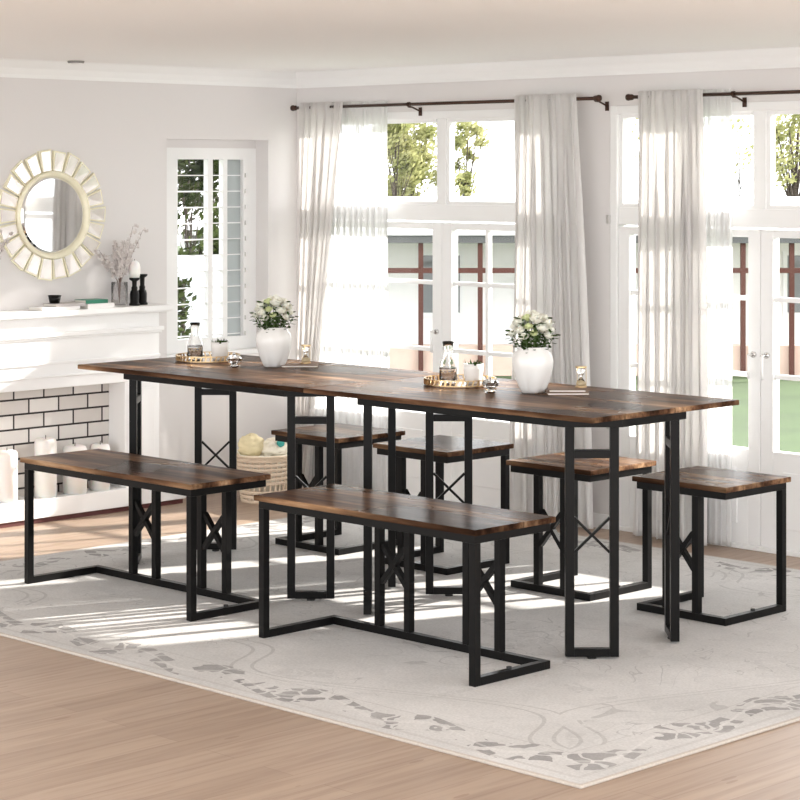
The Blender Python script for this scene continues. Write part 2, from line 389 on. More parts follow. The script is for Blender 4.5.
# small many-paned window set back in the left wall
def pane_x(name, x, y0, y1, z0, z1, m, parent): return MB().box(x - .002, x + .002, y0, y1, z0, z1).build(name, m, parent)
w1 = struct(empty('window_1', (-1.18, 0, 0)), 'narrow many-paned window beside the fireplace', 'window')
FT, GT, GB = 1.584, 1.531, .70
b = MB().box(-.025, .025, wy0, 1.42, wz0, FT).box(-.025, .025, 1.818, wy1, wz0, FT).box(-.025, .025, 1.42, 1.818, GT, FT).box(-.025, .025, 1.42, 1.818, wz0, GB)
b.build('window_frame', M['white'], w1)
MB().box(-.028, .022, wy0, wy1, FT, wz1).build('head_panel', M['wall'], w1)
MB().box(-.016, .016, 1.609, 1.638, GB, GT).box(-.016, .016, 1.702, 1.727, GB, GT).build('mullion', M['white'], w1)
pane_x('glass_pane', 0, 1.42, 1.609, GB, GT, M['pane'], w1); pane_x('glass_pane', 0, 1.638, 1.702, GB, GT, M['pane'], w1)
pane_x('glass_pane', 0, 1.727, 1.818, GB, GT, M['frost'], w1)['label'] = 'frosted grey side pane'
for k in range(11):
    z = GT - .0745 * (k + 1)
    MB().box(-.008, .008, 1.42, 1.818, z - .0025, z + .0025).build('glazing_bar', M['white'], w1)
    MB().box(.026, .03, 1.823, 1.83, z - .010, z + .010).build('hinge', M['chrome'], w1)
MB().box(-.03, .10, wy0 + .001, wy1 - .001, .60, .62).xf(Matrix.Translation((0, 0, .0205))).build('window_sill', M['white'], w1)

# glazed garden doors with fanlights above
PY = WY + .03
def leaf(name, x0, x1, handle_side, vm, label):
    root = struct(empty(name, ((x0 + x1) / 2, PY, 0)), label, 'door')
    w = (x1 - x0) / 2; st = .058
    b = MB().box(-w, -w + st, -.022, .022, 0.01, 1.245).box(w - st, w, -.022, .022, .01, 1.245).box(-w + st, w - st, -.022, .022, 1.215, 1.245).box(-w + st, w - st, -.022, .022, .01, .385)
    b.box(-w + st + .05, w - st - .05, -.028, -.022, .09, .31)
    b.build('leaf_frame', M['white'], root, bevel=.003)
    MB().box(-w + st, w - st, -.002, .002, .385, 1.215).build('glass_pane', M['pane'], root)
    for z in (.975, .675): MB().box(-w + st, w - st, -.012, .012, z - .009, z + .009).build('glazing_bar', M['white'], root)
    for k in vm:
        x = -w + st + (2 * w - 2 * st) * k; MB().box(x - .008, x + .008, -.0125, .0125, .385, 1.215).build('glazing_bar', M['white'], root)
    if handle_side:
        hx = handle_side * (w - .03)
        h = MB().lathe([(.012, -.03), (.012, -.022)], 16, (hx, 0, .757), 'y').lathe([(.006, -.06), (.006, -.03)], 12, (hx, 0, .757), 'y').build('handle', M['chrome'], root, smooth=True, label='pale metal lever handle')
        MB().tube([(hx, -.056, .757), (hx, -.058, .70), (hx, -.056, .665)], .006, 10).build('lever', M['white'], h, smooth=True)
    for z in ((.52, 1.275) if not handle_side else (.52,)):
        pass
    return root
def unit(o, cx, names, vms, hs, labs, tw):
    b = MB().box(o[0], o[0] + .036, PY - .03, PY + .07, FZ, OZ).box(o[1] - .036, o[1], PY - .03, PY + .07, FZ, OZ)
    b.box(o[0] + .036, o[1] - .036, PY - .03, PY + .07, OZ - .036, OZ).box(o[0] + .036, o[1] - .036, PY - .02, PY + .04, 1.253, 1.326)
    b.box(o[0] + .036, o[1] - .036, PY - .03, PY + .07, FZ, .01)
    fr = b.build('window_frame', M['white'], bevel=.003); 
    root = struct(empty(tw, (0, 0, 0)), labs[2], 'window'); fr.parent = root
    MB().box(cx - .022, cx + .022, PY - .02, PY + .03, 1.326, OZ - .036).build('mullion', M['white'], root)
    for x0, x1 in ((o[0] + .036, cx - .022), (cx + .022, o[1] - .036)):
        MB().box(x0, x0 + .018, PY - .012, PY + .02, 1.326, OZ - .036).box(x1 - .018, x1, PY - .012, PY + .02, 1.326, OZ - .036).box(x0 + .018, x1 - .018, PY - .012, PY + .02, 1.326, 1.341).box(x0 + .018, x1 - .018, PY - .02, PY + .02, OZ - .051, OZ - .036).build('sash', M['white'], root)
        MB().box(x0 + .018, x1 - .018, PY - .002, PY + .002, 1.341, OZ - .051).build('glass_pane', M['pane'], root)
    leaf(names[0], o[0] + .037, cx - .001, hs[0], vms[0], labs[0]); leaf(names[1], cx + .001, o[1] - .037, hs[1], vms[1], labs[1])
unit(O1, -.112, ('door_1', 'door_2'), ((), (1 / 3, 2 / 3)), (1, 0), ('left glazed garden door, half hidden by the sheer curtain', 'glazed garden door just right of the first one', 'frame and fanlight above the left pair of doors'), 'window_2')
unit(O2, 1.612, ('door_3', 'door_4'), ((), (1 / 2,)), (1, -1), ('glazed garden door behind the rightmost curtain', 'rightmost glazed garden door at the picture edge', 'frame and fanlight above the right pair of doors'), 'window_3')
for z in (.425, 1.275): struct(MB().box(O2[0] - .012, O2[0] + .004, WY - .008, WY + .0, z - .018, z + .018).build('trim_3' if z < 1 else 'trim_4', M['chrome']))

# ------------------------------------------------------------------ curtains and rods
def rod(x0, x1, brs, fin, label):
    root = empty('curtain_rod', ((x0 + x1) / 2, 2.0, 1.775), 0, label, 'curtain rod'); c = (x0 + x1) / 2
    MB().lathe([(.0075, x0 - c), (.0075, x1 - c)], 14, (0, 0, 0), 'x').build('rod', M['rod'], root, smooth=True)
    for x in fin:
        s = 1 if x > c else -1
        MB().lathe([(.009, -.018), (.012, -.012), (.0125, 0), (.0145, .006), (.013, .014), (.006, .018)] if s > 0 else [(.006, -.018), (.013, -.014), (.0145, -.006), (.0125, 0), (.012, .012), (.009, .018)], 16, (x - c, 0, 0), 'x').build('finial', M['rod'], root, smooth=True)
    for x in brs:
        MB().tube([(x - c, -.004, -.011), (x - c, .02, -.012), (x - c, .074, -.03)], .004, 8).box(x - c - .008, x - c + .008, .07, .077, -.05, -.012).lathe([(.011, -.006), (.011, .006)], 14, (x - c, 0, 0), 'x').build('bracket', M['rod'], root)
    return root
rod(-1.02, .868, (-.235, .85), (-1.0, .86), 'dark bronze curtain rod above the left pair of garden doors')
rod(1.025, 2.75, (1.545, 2.6), (1.03,), 'dark bronze curtain rod above the right pair of garden doors')
def curtain(name, top, bot, n, amp, m, label, cat, zb=FZ + .012, y=1.995, seed=1, group=None, rings=None):
    rnd = random.Random(seed); ph = [rnd.uniform(-.6, .6) for _ in range(n + 2)]
    am = [rnd.uniform(.6, 1.25) for _ in range(n + 2)]
    zt = 1.797
    def fn(u, v):
        z = zt + (zb - zt) * v
        xa = top[0] + (bot[0] - top[0]) * v; xb = top[1] + (bot[1] - top[1]) * v
        k = u * n; i = int(min(k, n - 1)); f = k - i
        p = ph[i] * (1 - f) + ph[i + 1] * f; a = am[i] * (1 - f) + am[i + 1] * f
        gather = min(1, .45 + v * 2.2)
        t = 2 * math.pi * k + p + .5 * math.sin(3 * v + i)
        yy = y + amp * a * gather * math.sin(t) + .35 * amp * math.sin(2.3 * t + 4 * v)
        if abs(z - 1.775) < .02: yy = min(yy, y - .004) if yy < y else yy
        xx = xa + (xb - xa) * u + .25 * (xb - xa) / n * math.sin(2 * t) * gather
        return (xx, yy - .0, z)
    o = MB().grid(n * 14, 60, fn).build(name, m, smooth=True, solid=.0015)
    return tag(o, label, cat, group)
curtain('curtain', (-.945, -.645), (-.99, -.90), 6, .016, M['voile'], 'cream curtain drawn aside at the room corner, left of the sheer one', 'curtain', seed=3, y=1.99)
curtain('sheer_curtain', (-.84, -.403), (-.92, -.398), 12, .006, M['sheer'], 'white sheer curtain glowing in the sun beside the left door', 'curtain', seed=5, y=2.035)
curtain('curtain', (.424, .752), (.375, .855), 8, .022, M['curtain'], 'cream linen curtain hanging between the two pairs of garden doors', 'curtain', seed=8, y=1.985)
curtain('curtain', (1.085, 1.405), (1.06, 1.43), 8, .022, M['curtain'], 'cream linen curtain hanging in front of the third garden door', 'curtain', seed=12, y=1.985)
curtain('sheer_curtain', (1.30, 1.508), (1.29, 1.503), 7, .005, M['sheer'], 'thin white sheer showing beside the right cream curtain', 'curtain', seed=15, y=2.035)

# ------------------------------------------------------------------ rug
RX0, RX1, RY0, RY1 = -.27, 3.216, -.895, 1.835
hx, hy = (RX1 - RX0) / 2, (RY1 - RY0) / 2
b = MB().box(-hx, hx, -hy, hy, 0, .009)
rug = b.build('area_rug', rug_mat(hx, hy), loc=((RX0 + RX1) / 2, (RY0 + RY1) / 2, FZ), bevel=.003)
tag(rug, 'large pale grey rug with a darker floral border on the oak floor', 'rug')
RZ = 0.0

# ------------------------------------------------------------------ dining tables
LT, TW, AX, AY, CH = 1.252, .7216, .0735, .098, .1145
def dining_table(loc, label):
    root = empty('dining_table', loc, 0, label, 'table', 'tables pushed together end to end')
    hl, hw = LT / 2, TW / 2
    MB().box(-hl + .0006, hl - .0006, -hw, hw, .7335, .75).build('tabletop', M['wood'], root, bevel=.0025)
    def octo(x, y, c): return [(-x + c, -y), (x - c, -y), (x, -y + c), (x, y - c), (x - c, y), (-x + c, y), (-x, y - c), (-x, -y + c)]
    ox, oy = hl - AX, hw - AY; t = .026
    MB().prism(octo(ox + .02, oy + .02, CH + .0117), .7015, .7335, octo(ox - t, oy - t, CH - t * .586)).build('apron', M['iron'], root, bevel=.001)
    W = CH * math.sqrt(2); s = .0272
    for sx in (-1, 1):
        for sy in (-1, 1):
            mid = Vector((sx * (ox - CH / 2), sy * (oy - CH / 2), 0)); out = Vector((sx, sy, 0)).normalized()
            mt = Matrix.Translation(mid - out * s / 2) @ Matrix.Rotation(math.atan2(out.x, -out.y), 4, 'Z')
            b = MB().box(-W / 2, -W / 2 + s, -s / 2, s / 2, .007, .7015).box(W / 2 - s, W / 2, -s / 2, s / 2, .007, .7015).box(-W / 2 + s, W / 2 - s, -s / 2, s / 2, .007, .031)
            lg = b.xf(mt).build('leg', M['iron'], root, bevel=.0012)
            MB().box(-W / 2 + s, W / 2 - s, -s / 2, s / 2, .606, .630).xf(mt).build('rung', M['iron'], lg)
            e = W / 2 - s
            MB().bar((-e, 0, .32), (e, 0, .425), .008, .012, (0, 1, 0)).bar((-e, .004, .425), (e, .004, .32), .008, .012, (0, 1, 0)).xf(mt).build('cross_brace', M['iron'], lg)
            MB().lathe([(.014, 0), (.014, .004), (.005, .005), (.005, .010)], 14).xf(mt).build('levelling_foot', M['foot'], lg, smooth=False)
    return root
dining_table((LT / 2, TW / 2, RZ), 'dining table at the fireplace end, rustic brown top on black metal legs')
dining_table((LT * 1.5, TW / 2, RZ), 'dining table at the right, nearest the viewer, brown top on black metal legs')

# ------------------------------------------------------------------ benches and stools
def seat_set(name, L, W, I, pairs, loc, label, cat, group, flip, s=.0245, zx=(.165, .285)):
    """legs stand on the open side; on the other side pairs of braced posts rise from the long base bar"""
    root = empty(name, loc, 0, label, cat, group); hl, hw = L / 2, W / 2
    f = -1 if flip else 1        # +1: open side faces -y
    MB().box(-hl - I, hl + I, -hw - I, hw + I, .4325, .45).build('seat', M['wood'], root, bevel=.0025)
    b = MB().prism([(-hl, -hw), (hl, -hw), (hl, hw), (-hl, hw)], .408, .4325, [(-hl + s, -hw + s), (hl - s, -hw + s), (hl - s, hw - s), (-hl + s, hw - s)])
    b.build('seat_frame', M['iron'], root, bevel=.001)
    yo, yb = -f * (hw - s / 2), f * (hw - s / 2)
    for sx in (-1, 1): MB().box(sx * (hl - s / 2) - s / 2, sx * (hl - s / 2) + s / 2, yo - s / 2, yo + s / 2, 0, .408).build('leg', M['iron'], root, bevel=.0012)
    y0, y1 = sorted((yo + f * s / 2, yb - f * s / 2))
    b = MB()
    for sx in (-1, 1): b.box(sx * (hl - s / 2) - s / 2, sx * (hl - s / 2) + s / 2, y0, y1, 0.0, s)
    b.box(-hl, hl, yb - s / 2, yb + s / 2, 0.0, s)
    bf = b.build('base_frame', M['iron'], root, bevel=.001)
    MB().lathe([(.008, 0), (.008, .006)], 10, (hl * .99 - s / 2, 0, s)).build('bolt_head', M['foot'], bf)
    for a, c in pairs:
        xa, xc = -hl + a, -hl + c
        for x in (xa, xc): MB().box(x - s / 2, x + s / 2, yb - s / 2, yb + s / 2, s, .408).build('post', M['iron'], root, bevel=.0012)
        p = s / 2
        MB().bar((xa + p, yb, zx[0]), (xc - p, yb, zx[1]), .016, .018, (0, 1, 0)).bar((xa + p, yb + .003, zx[1]), (xc - p, yb + .003, zx[0]), .016, .018, (0, 1, 0)).build('cross_brace', M['iron'], root)
    return root
BP = ((.225, .357), (.61, .742)); bw, bl = .327, .9335
for x, lab in ((.1633, 'long bench on the left, brown seat on black frame, in front of the fireplace'), (1.4312, 'long bench on the right, nearest the viewer, brown seat on black frame')):
    seat_set('bench', bl, bw, .0117, BP, (x + bl / 2, -.3536 + bw / 2, RZ), lab, 'bench', 'benches along the near side of the tables', False)
SL, SW = .3658, .3404
for x, lab in ((.187, 'square stool behind the left table, leftmost, beside the basket'), (.762, 'square stool behind the tables, second from the left, just left of the middle'),
               (1.4386, 'square stool behind the right table, in front of the cream curtain between doors'), (2.008, 'square stool at the far right, standing clear of the table end')):
    seat_set('stool', SL, SW, .0117, ((.12, .242),), (x + SL / 2, .8236 + SW / 2, RZ), lab, 'stool', 'stools along the window side of the tables', True)

# ------------------------------------------------------------------ table decoration
TZ = .75 + RZ + .0004
def tray(loc, label):
    root = empty('serving_tray', loc, 0, label, 'tray', 'gold trays on the tables')
    MB().lathe([(.001, 0), (.117, 0), (.117, .004), (.001, .004)], 48).build('tray_base', M['tray'], root, label='dark bronze tray base')
    b = MB()
    for z in (.004, .022):
        b.lathe([(.1175, z), (.1225, z), (.1225, z + .003), (.1175, z + .003), (.1175, z)], 48)
    for i in range(40):
        a = 2 * math.pi * i / 40; b.bar((.12 * math.cos(a), .12 * math.sin(a), .005), (.12 * math.cos(a + .05), .12 * math.sin(a + .05), .024), .004, .006, (math.cos(a), math.sin(a), 0))
    b.build('rim', M['gold'], root, label='pierced gold rim')
    return root
def carafe(loc, label):
    root = empty('carafe', loc, 0, label, 'carafe', 'glass carafes on the trays')
    MB().lathe([(.001, 0), (.028, 0), (.030, .006), (.030, .055), (.026, .072), (.018, .088), (.0155, .105), (.017, .125), (.0205, .140), (.0185, .140), (.0145, .122), (.0130, .105), (.0155, .09), (.0235, .072), (.0275, .055), (.0275, .008), (.001, .006)], 32).build('bottle', M['glass'], root, smooth=True)
    MB().lathe([(.0303, .049), (.0312, .0494), (.0312, .0516), (.0303, .052), (.0303, .049)], 32).build('neck_band', M['black'], root, smooth=True, label='dark ring around the glass')
    return root
def planter(loc, label):
    root = empty('planter', loc, 0, label, 'plant pot', 'white planters on the trays')
    MB().lathe([(.001, 0), (.024, 0), (.029, .01), (.034, .05), (.0345, .068), (.031, .068), (.030, .05), (.001, .048)], 28).build('pot', M['ceramic'], root, smooth=True)
    b = MB(); rn = random.Random(4)
    for i in range(44):
        a = rn.uniform(0, 6.28); r = rn.uniform(.004, .026); t = rn.uniform(.2, .9); h = rn.uniform(.018, .036)
        p = Vector((r * math.cos(a), r * math.sin(a), .05)); d = Vector((math.cos(a) * t, math.sin(a) * t, 1.1)).normalized() * h; w = Vector((-math.sin(a), math.cos(a), 0)) * .004
        b.b.faces.new([b.b.verts.new(q) for q in (p - w * .4, p + d * .55 - w, p + d, p + d * .55 + w, p + w * .4)])
    b.build('foliage', M['leafd'], root, solid=.0008)
    return root
def crystal(loc, label):
    root = empty('glass_dish', loc, 0, label, 'dish', 'small cut-glass dishes beside the trays')
    MB().lathe([(.001, 0), (.014, 0), (.020, .006), (.010, .012), (.026, .024), (.029, .033), (.026, .033), (.020, .024), (.001, .017)], 9).build('bowl', M['glass'], root)
    MB().lathe([(.001, .0335), (.028, .0335), (.022, .043), (.006, .047), (.001, .047)], 9).build('lid', M['glass'], root)
    MB().ball((0, 0, .0515), .005, 8).build('knob', M['chrome'], root, smooth=True)
    return root
def vase(loc, sc, label):
    root = empty('vase', loc, 0, label, 'vase', 'white vases of roses on the tables')
    prof_o = [(.001, 0.0), (.030, 0.0), (.036, .004), (.044, .02), (.056, .05), (.066, .085), (.069, .115), (.066, .135), (.056, .15), (.050, .158), (.053, .166)]
    prof_i = [(.049, .166), (.046, .158), (.052, .148), (.060, .13), (.062, .11), (.058, .08), (.048, .05), (.036, .022), (.001, .014)]
    def rf(a, t, z):
        k = max(0, 1 - z / .085); return 1 + .26 * k * abs(math.sin(2.5 * a)) - .14 * k + .012 * math.sin(9 * a + 30 * z)
    o = MB().lathe(prof_o + prof_i, 60, rfun=rf).build('body', M['ceramic'], root, smooth=True)
    for i in range(5):
        a = 2 * math.pi * (i + .5) / 5; pass
    root.scale = (sc * .96, sc * .96, sc * .89)
    return root
# rose prototype: origin at the stem foot inside the vase
def make_rose(h, r, bud):
    root = empty('rose', (0, 0, 0)); rn = random.Random(int(h * 1000))
    MB().tube([(0, 0, 0), (.003, 0, h * .5), (0, 0, h)], .0018, 6).build('stem', M['stem'], root)
    b = MB()
    b.ball((0, 0, h + r * .45), r * .55, 8, (1, 1, 1.15))
    for ring, (n, rr, op, hh) in enumerate(((3, .62, .12, 1.25), (4, .82, .25, 1.1), (5, 1.0, .45, .9))):
        for i in range(n):
            a0 = 2 * math.pi * (i + ring * .37) / n; wd = 2 * math.pi / n * .72
            def fn(u, v, a0=a0, wd=wd, rr=rr, op=op, hh=hh):
                a = a0 + (u - .5) * wd * 1.5 * (.5 + .5 * math.sin(math.pi * min(1, .15 + v * .75)))
                rad = r * rr * (math.sin(min(1.45, v * 1.9)) * (1 - .12 * (v > .7)) + op * max(0, v - .6) * 1.2) * (1 + .05 * math.cos(2 * math.pi * u))
                return (rad * math.cos(a), rad * math.sin(a), h - r * .15 + r * hh * v * 1.15 - .12 * r * (2 * u - 1) ** 2 * v)
            b.grid(6, 5, fn)
    b.build('bloom', M['bud'] if bud else M['rose'], root, smooth=True, solid=.0008)
    for i in range(3):
        a = rn.uniform(0, 6.28); z = h * (.62 + .12 * i); ln = .026 + .008 * rn.random()
        b = MB(); d = Vector((math.cos(a), math.sin(a), .35)); w = Vector((-math.sin(a), math.cos(a), 0)); p = Vector((0, 0, z))
        pts = [(0, 0), (.3, .30), (.6, .36), (1, 0), (.6, -.36), (.3, -.30)]
        vs = [b.b.verts.new(p + d * ln * t + w * ln * s + Vector((0, 0, .006 * abs(s) - .01 * t * t))) for t, s in pts]; b.b.faces.new(vs)
        b.build('leaf', M['leafd'], root, solid=.0006)
    return root
def make_sprig(h):
    root = empty('leafy_sprig', (0, 0, 0)); rn = random.Random(3)
    MB().tube([(0, 0, 0), (.004, 0, h * .6), (0, .004, h)], .0014, 6).build('stem', M['stem'], root)
    b = MB()
    for i in range(13):
        z = h * (.5 + .5 * i / 12); a = i * 2.4; ln = .018 + .012 * rn.random(); d = Vector((math.cos(a), math.sin(a), .4)); w = Vector((-math.sin(a), math.cos(a), 0)); p = Vector((0, 0, z))
        b.b.faces.new([b.b.verts.new(p + d * ln * t + w * ln * s) for t, s in ((0, 0), (.35, .28), (.7, .26), (1, 0), (.7, -.26), (.35, -.28))])
    b.build('foliage', M['leafd'], root, solid=.0006)
    return root
protos = [make_rose(.165, .020, False), make_rose(.195, .024, False), make_rose(.225, .028, False), make_rose(.205, .0185, True)]
sprig = make_sprig(.20)
used = set()
def put(p, loc, rot, sc, label, cat, group):
    if p.name in used: o = dup(p, loc, rot, scale=sc)
    else: used.add(p.name); o = p; o.location = loc; o.rotation_euler = rot; o.scale = (sc,) * 3
    tag(o, label, cat, group)
def bouquet(x, y, sc, which):
    rn = random.Random(21); n = 24; rim = .148 * sc
    foot = Vector((x, y, TZ + rim - .085))
    def aim(h): 
        dv = h - foot; return dv.to_track_quat('Z', 'Y').to_euler(), dv.length
    for i in range(n):
        zz = 1 - 1.25 * (i + .5) / n; az = i * 2.39996; q = math.sqrt(max(0, 1 - zz * zz))
        f = rn.uniform(.88, 1.08)
        h = Vector((x + .060 * q * math.cos(az) * f, y + .060 * q * math.sin(az) * f, TZ + rim + .044 + .058 * zz * f))
        rot, ln = aim(h); bud = i % 4 == 2; k = 3 if bud else i % 3
        L = (.165, .195, .225, .205)[k]
        put(protos[k], foot, rot, ln / (L + .01) , ('green-tinged rosebud' if bud else 'open white rose') + ' in the bouquet of the %s vase' % which, 'flower', ('rosebuds' if bud else 'white roses') + ' in the %s vase' % which)
    for i in range(14):
        az = R(i * 360 / 14 + 8); zz = (.1, .9, -.2)[i % 3]
        h = Vector((x + (.078 - .03 * max(0, zz)) * math.cos(az), y + (.078 - .03 * max(0, zz)) * math.sin(az), TZ + rim + .046 + .05 * zz))
        rot, ln = aim(h)
        put(sprig, foot, rot, ln / .20, 'sprig of dark green leaves in the bouquet of the %s vase' % which, 'leaf sprig', 'leaf sprigs in the %s vase' % which)
def hourglass(loc, label):
    root = empty('hourglass', loc, .4, label, 'hourglass', 'hourglasses on the books')
    MB().lathe([(.001, .004), (.015, .005), (.0165, .014), (.008, .027), (.002, .034), (.008, .041), (.0165, .054), (.015, .063), (.001, .064)], 24).build('bulb', M['glass'], root, smooth=True)
    MB().lathe([(.001, .006), (.0135, .007), (.013, .013), (.001, .021)], 20).build('sand', M['sand'], root, smooth=True)
    MB().lathe([(.001, 0), (.019, 0), (.019, .004), (.001, .004)], 24).build('base_cap', M['gold'], root); MB().lathe([(.001, .064), (.019, .064), (.019, .068), (.001, .068)], 24).build('top_cap', M['gold'], root)
    for i in range(3):
        a = 2.1 * i; MB().lathe([(.0009, .004), (.0009, .064)], 8, (.0172 * math.cos(a), .0172 * math.sin(a), 0)).build('post', M['gold'], root)
    return root
def book(loc, rz, L, W, T, m, label, group=None):
    root = empty('book', loc, rz, label, 'book', group)
    MB().box(-L / 2 + .002, L / 2 - .003, -W / 2 + .003, W / 2 - .003, .0015, T - .0015).build('pages', M['paper'], root)
    MB().box(-L / 2, L / 2, -W / 2, W / 2, 0, .0015).box(-L / 2, L / 2, -W / 2, W / 2, T - .0015, T).box(-L / 2, L / 2, -W / 2, -W / 2 + .002, .0015, T - .0015).build('cover', m, root)
    return root
for which, tr, ca, pl, cr, va, bk, hg, vs in (
        ('left', (.228, .445), (.175, .425), (.262, .475), (.515, .33), (.60, .45), (.655, .53), (.638, .575), 1.0),
        ('right', (1.552, .444), (1.505, .435), (1.585, .475), (1.807, .318), (1.90, .42), (2.0, .475), (2.0, .545), 1.02)):
    tray((*tr, TZ), 'round gold-rimmed tray on the %s table' % which)
    carafe((*ca, TZ + .0044), 'clear glass carafe with a dark band on the %s tray' % which)
    planter((*pl, TZ + .0044), 'small white pot with a succulent on the %s tray' % which)
    crystal((*cr, TZ), 'small cut-glass lidded dish in front of the %s tray' % which)
    vase((*va, TZ), vs, 'white ribbed ceramic vase with white roses on the %s table' % which)
    bouquet(va[0], va[1], vs, which)
    book((*bk, TZ), R(226), .135, .10, .008, M['bookw'], 'brown book lying under the hourglass on the %s table' % which)
    zt = .0084
    if which == 'right':
        book((bk[0] - .006, bk[1] + .005, TZ + .0084), R(224), .12, .09, .008, M['bookw'], 'smaller brown book on top of the other beside the right vase'); zt = .0168
    hourglass((*hg, TZ + zt), 'brass and glass hourglass standing on the %s book' % ('single' if which == 'left' else 'stacked'))

# ------------------------------------------------------------------ fireplace
fx, fy0, fy1, oy0, oy1, oz = -.945, -.40, 1.145, -.21, .953, .553
fp = empty('fireplace', (fx, (fy0 + fy1) / 2, 0), 0, 'white fireplace surround with mantel shelf and painted brick back', 'fireplace')
cy = (fy0 + fy1) / 2
def fb(name, m, *boxes, bevel=.003, label=None):
    b = MB()
    for q in boxes: b.box(q[0] - fx, q[1] - fx, q[2] - cy, q[3] - cy, q[4], q[5])
    return b.build(name, m, fp, bevel=bevel, label=label)
WB = WX + .0015
fb('pilaster', M['mantel'], (WB, fx, oy1, fy1, .09, oz), (fx, fx + .008, oy1 + .03, fy1 - .03, .12, oz - .03), (fx, fx + .012, oy1, fy1, .09, .12))
fb('pilaster', M['mantel'], (WB, fx, fy0, oy0, .09, oz), (fx, fx + .008, fy0 + .03, oy0 - .03, .12, oz - .03), (fx, fx + .012, fy0, oy0, .09, .12))
fb('frieze', M['mantel'], (WB, fx, fy0, fy1, oz, .853), (fx, fx + .010, fy0, fy1, .655, .668), (fx, fx + .018, fy0 - .01, fy1 + .015, .772, .79), (fx, fx + .010, fy0 - .005, fy1 + .008, .762, .772), (fx, fx + .010, fy0, fy1, .60, .608))
fb('mantel_shelf', M['mantel'], (WB, -.905, fy0 - .05, fy1 + .05, .860, .884), (WB, -.918, fy0 - .035, fy1 + .035, .853, .860))
fb('brick_back', M['brick'], (WB, -1.058, oy0, oy1, .09, oz), bevel=0, label='white painted bricks with dark joints')
fb('hearth', M['mantel'], (WB, -.93, fy0 - .1, fy1 + .14, .012, .09))
fb('hearth_plinth', M['plinth'], (WB, -.94, fy0 - .09, fy1 + .13, FZ, .012), bevel=0, label='dark red strip under the hearth')
for i, (y, r, h) in enumerate(((.365, .045, .215), (.562, .047, .25), (.715, .052, .205), (.85, .042, .20))):
    lab = ['round-topped white pillar candle at the left picture edge of the hearth', 'tallest white pillar candle seen above the left bench seat', 'thick white pillar candle on the hearth behind the bench leg', 'white pillar candle nearest the right side of the hearth'][i]
    c = empty('pillar_candle', (-.985, y, .0904), 0, lab, 'candle', 'pillar candles on the hearth')
    MB().lathe([(.001, 0), (r, 0), (r, h - .02), (r * .92, h - .006), (r * .7, h), (.001, h - .004)], 28).build('wax', M['wax'], c, smooth=True)
    MB().tube([(0, 0, h - .006), (.001, 0, h + .012)], .0015, 6).build('wick', M['black'], c)

# ------------------------------------------------------------------ mirror
mc = Vector((WX, .649, 1.286))
mr = empty('sunburst_mirror', mc, 0, 'round mirror framed by fanned gilded mirror segments above the mantel', 'mirror')
MB().lathe([(.001, .001), (.185, .001), (.185, .010), (.001, .010)], 64, axis='x').build('backing', M['goldpaint'], mr)
MB().lathe([(.167, .010), (.188, .010), (.191, .020), (.188, .030), (.182, .032), (.174, .026), (.167, .016), (.167, .010)], 64, axis='x').build('inner_ring', M['goldpaint'], mr, smooth=True)
MB().lathe([(.001, .0105), (.170, .0105), (.156, .0165), (.001, .0165)], 64, axis='x').build('mirror_glass', M['mirror'], mr)
NS = 22
for i in range(NS):
    a = 2 * math.pi * (i + .5) / NS; da = math.pi / NS
    r0, r1 = .184, .278 + .006 * (i % 2)
    def P(r, t, x): return (x, r * math.sin(t), r * math.cos(t))
    def seg(r0, r1, k0, k1, x0, x1):
        b = MB(); lo = [P(r0, a - k0, x0), P(r1, a - k1, x0), P(r1, a + k1, x0), P(r0, a + k0, x0)]; hi = [P(r0, a - k0, x1), P(r1, a - k1, x1 + .006), P(r1, a + k1, x1), P(r0, a + k0, x1)]
        L = [b.b.verts.new(p) for p in lo]; H = [b.b.verts.new(p) for p in hi]
        b.b.faces.new(L[::-1]); b.b.faces.new(H)
        for q in range(4): b.b.faces.new((L[q], L[(q + 1) % 4], H[(q + 1) % 4], H[q]))
        return b
    s = seg(r0, r1, da * .93, da * .86, .001, .010).build('segment', M['goldpaint'], mr)
    seg(r0 + .008, r1 - .008, da * .70, da * .68, .009, .0128).build('mirror_facet', M['facet'], s)

# ------------------------------------------------------------------ things on the mantel
MZ = .8844
book((-.975, .60, MZ), R(92), .20, .10, .014, M['cover_w'], 'white book at the bottom left of the mantel, under the taupe book')
book((-.978, .655, MZ + .0144), R(88), .15, .10, .012, M['cover_b'], 'taupe book on the white one, carrying the black cup')
book((-.978, .808, MZ), R(91), .145, .11, .020, M['cover_w'], 'thick white book on the mantel under the green book')
book((-.975, .795, MZ + .0204), R(88), .115, .085, .016, M['cover_g'], 'green book on top of the thick white book on the mantel')
c = empty('cup', (-.98, .605, MZ + .0268), 0, 'small black cup on the taupe book on the mantel', 'cup')
MB().lathe([(.001, 0), (.021, 0), (.028, .034), (.025, .034), (.019, .004), (.001, .003)], 28).build('bowl', M['black'], c, smooth=True)
MB().lathe([(.0282, .031), (.0295, .0325), (.0282, .0345), (.0265, .0335), (.0282, .031)], 28).build('lip', M['black'], c, smooth=True)
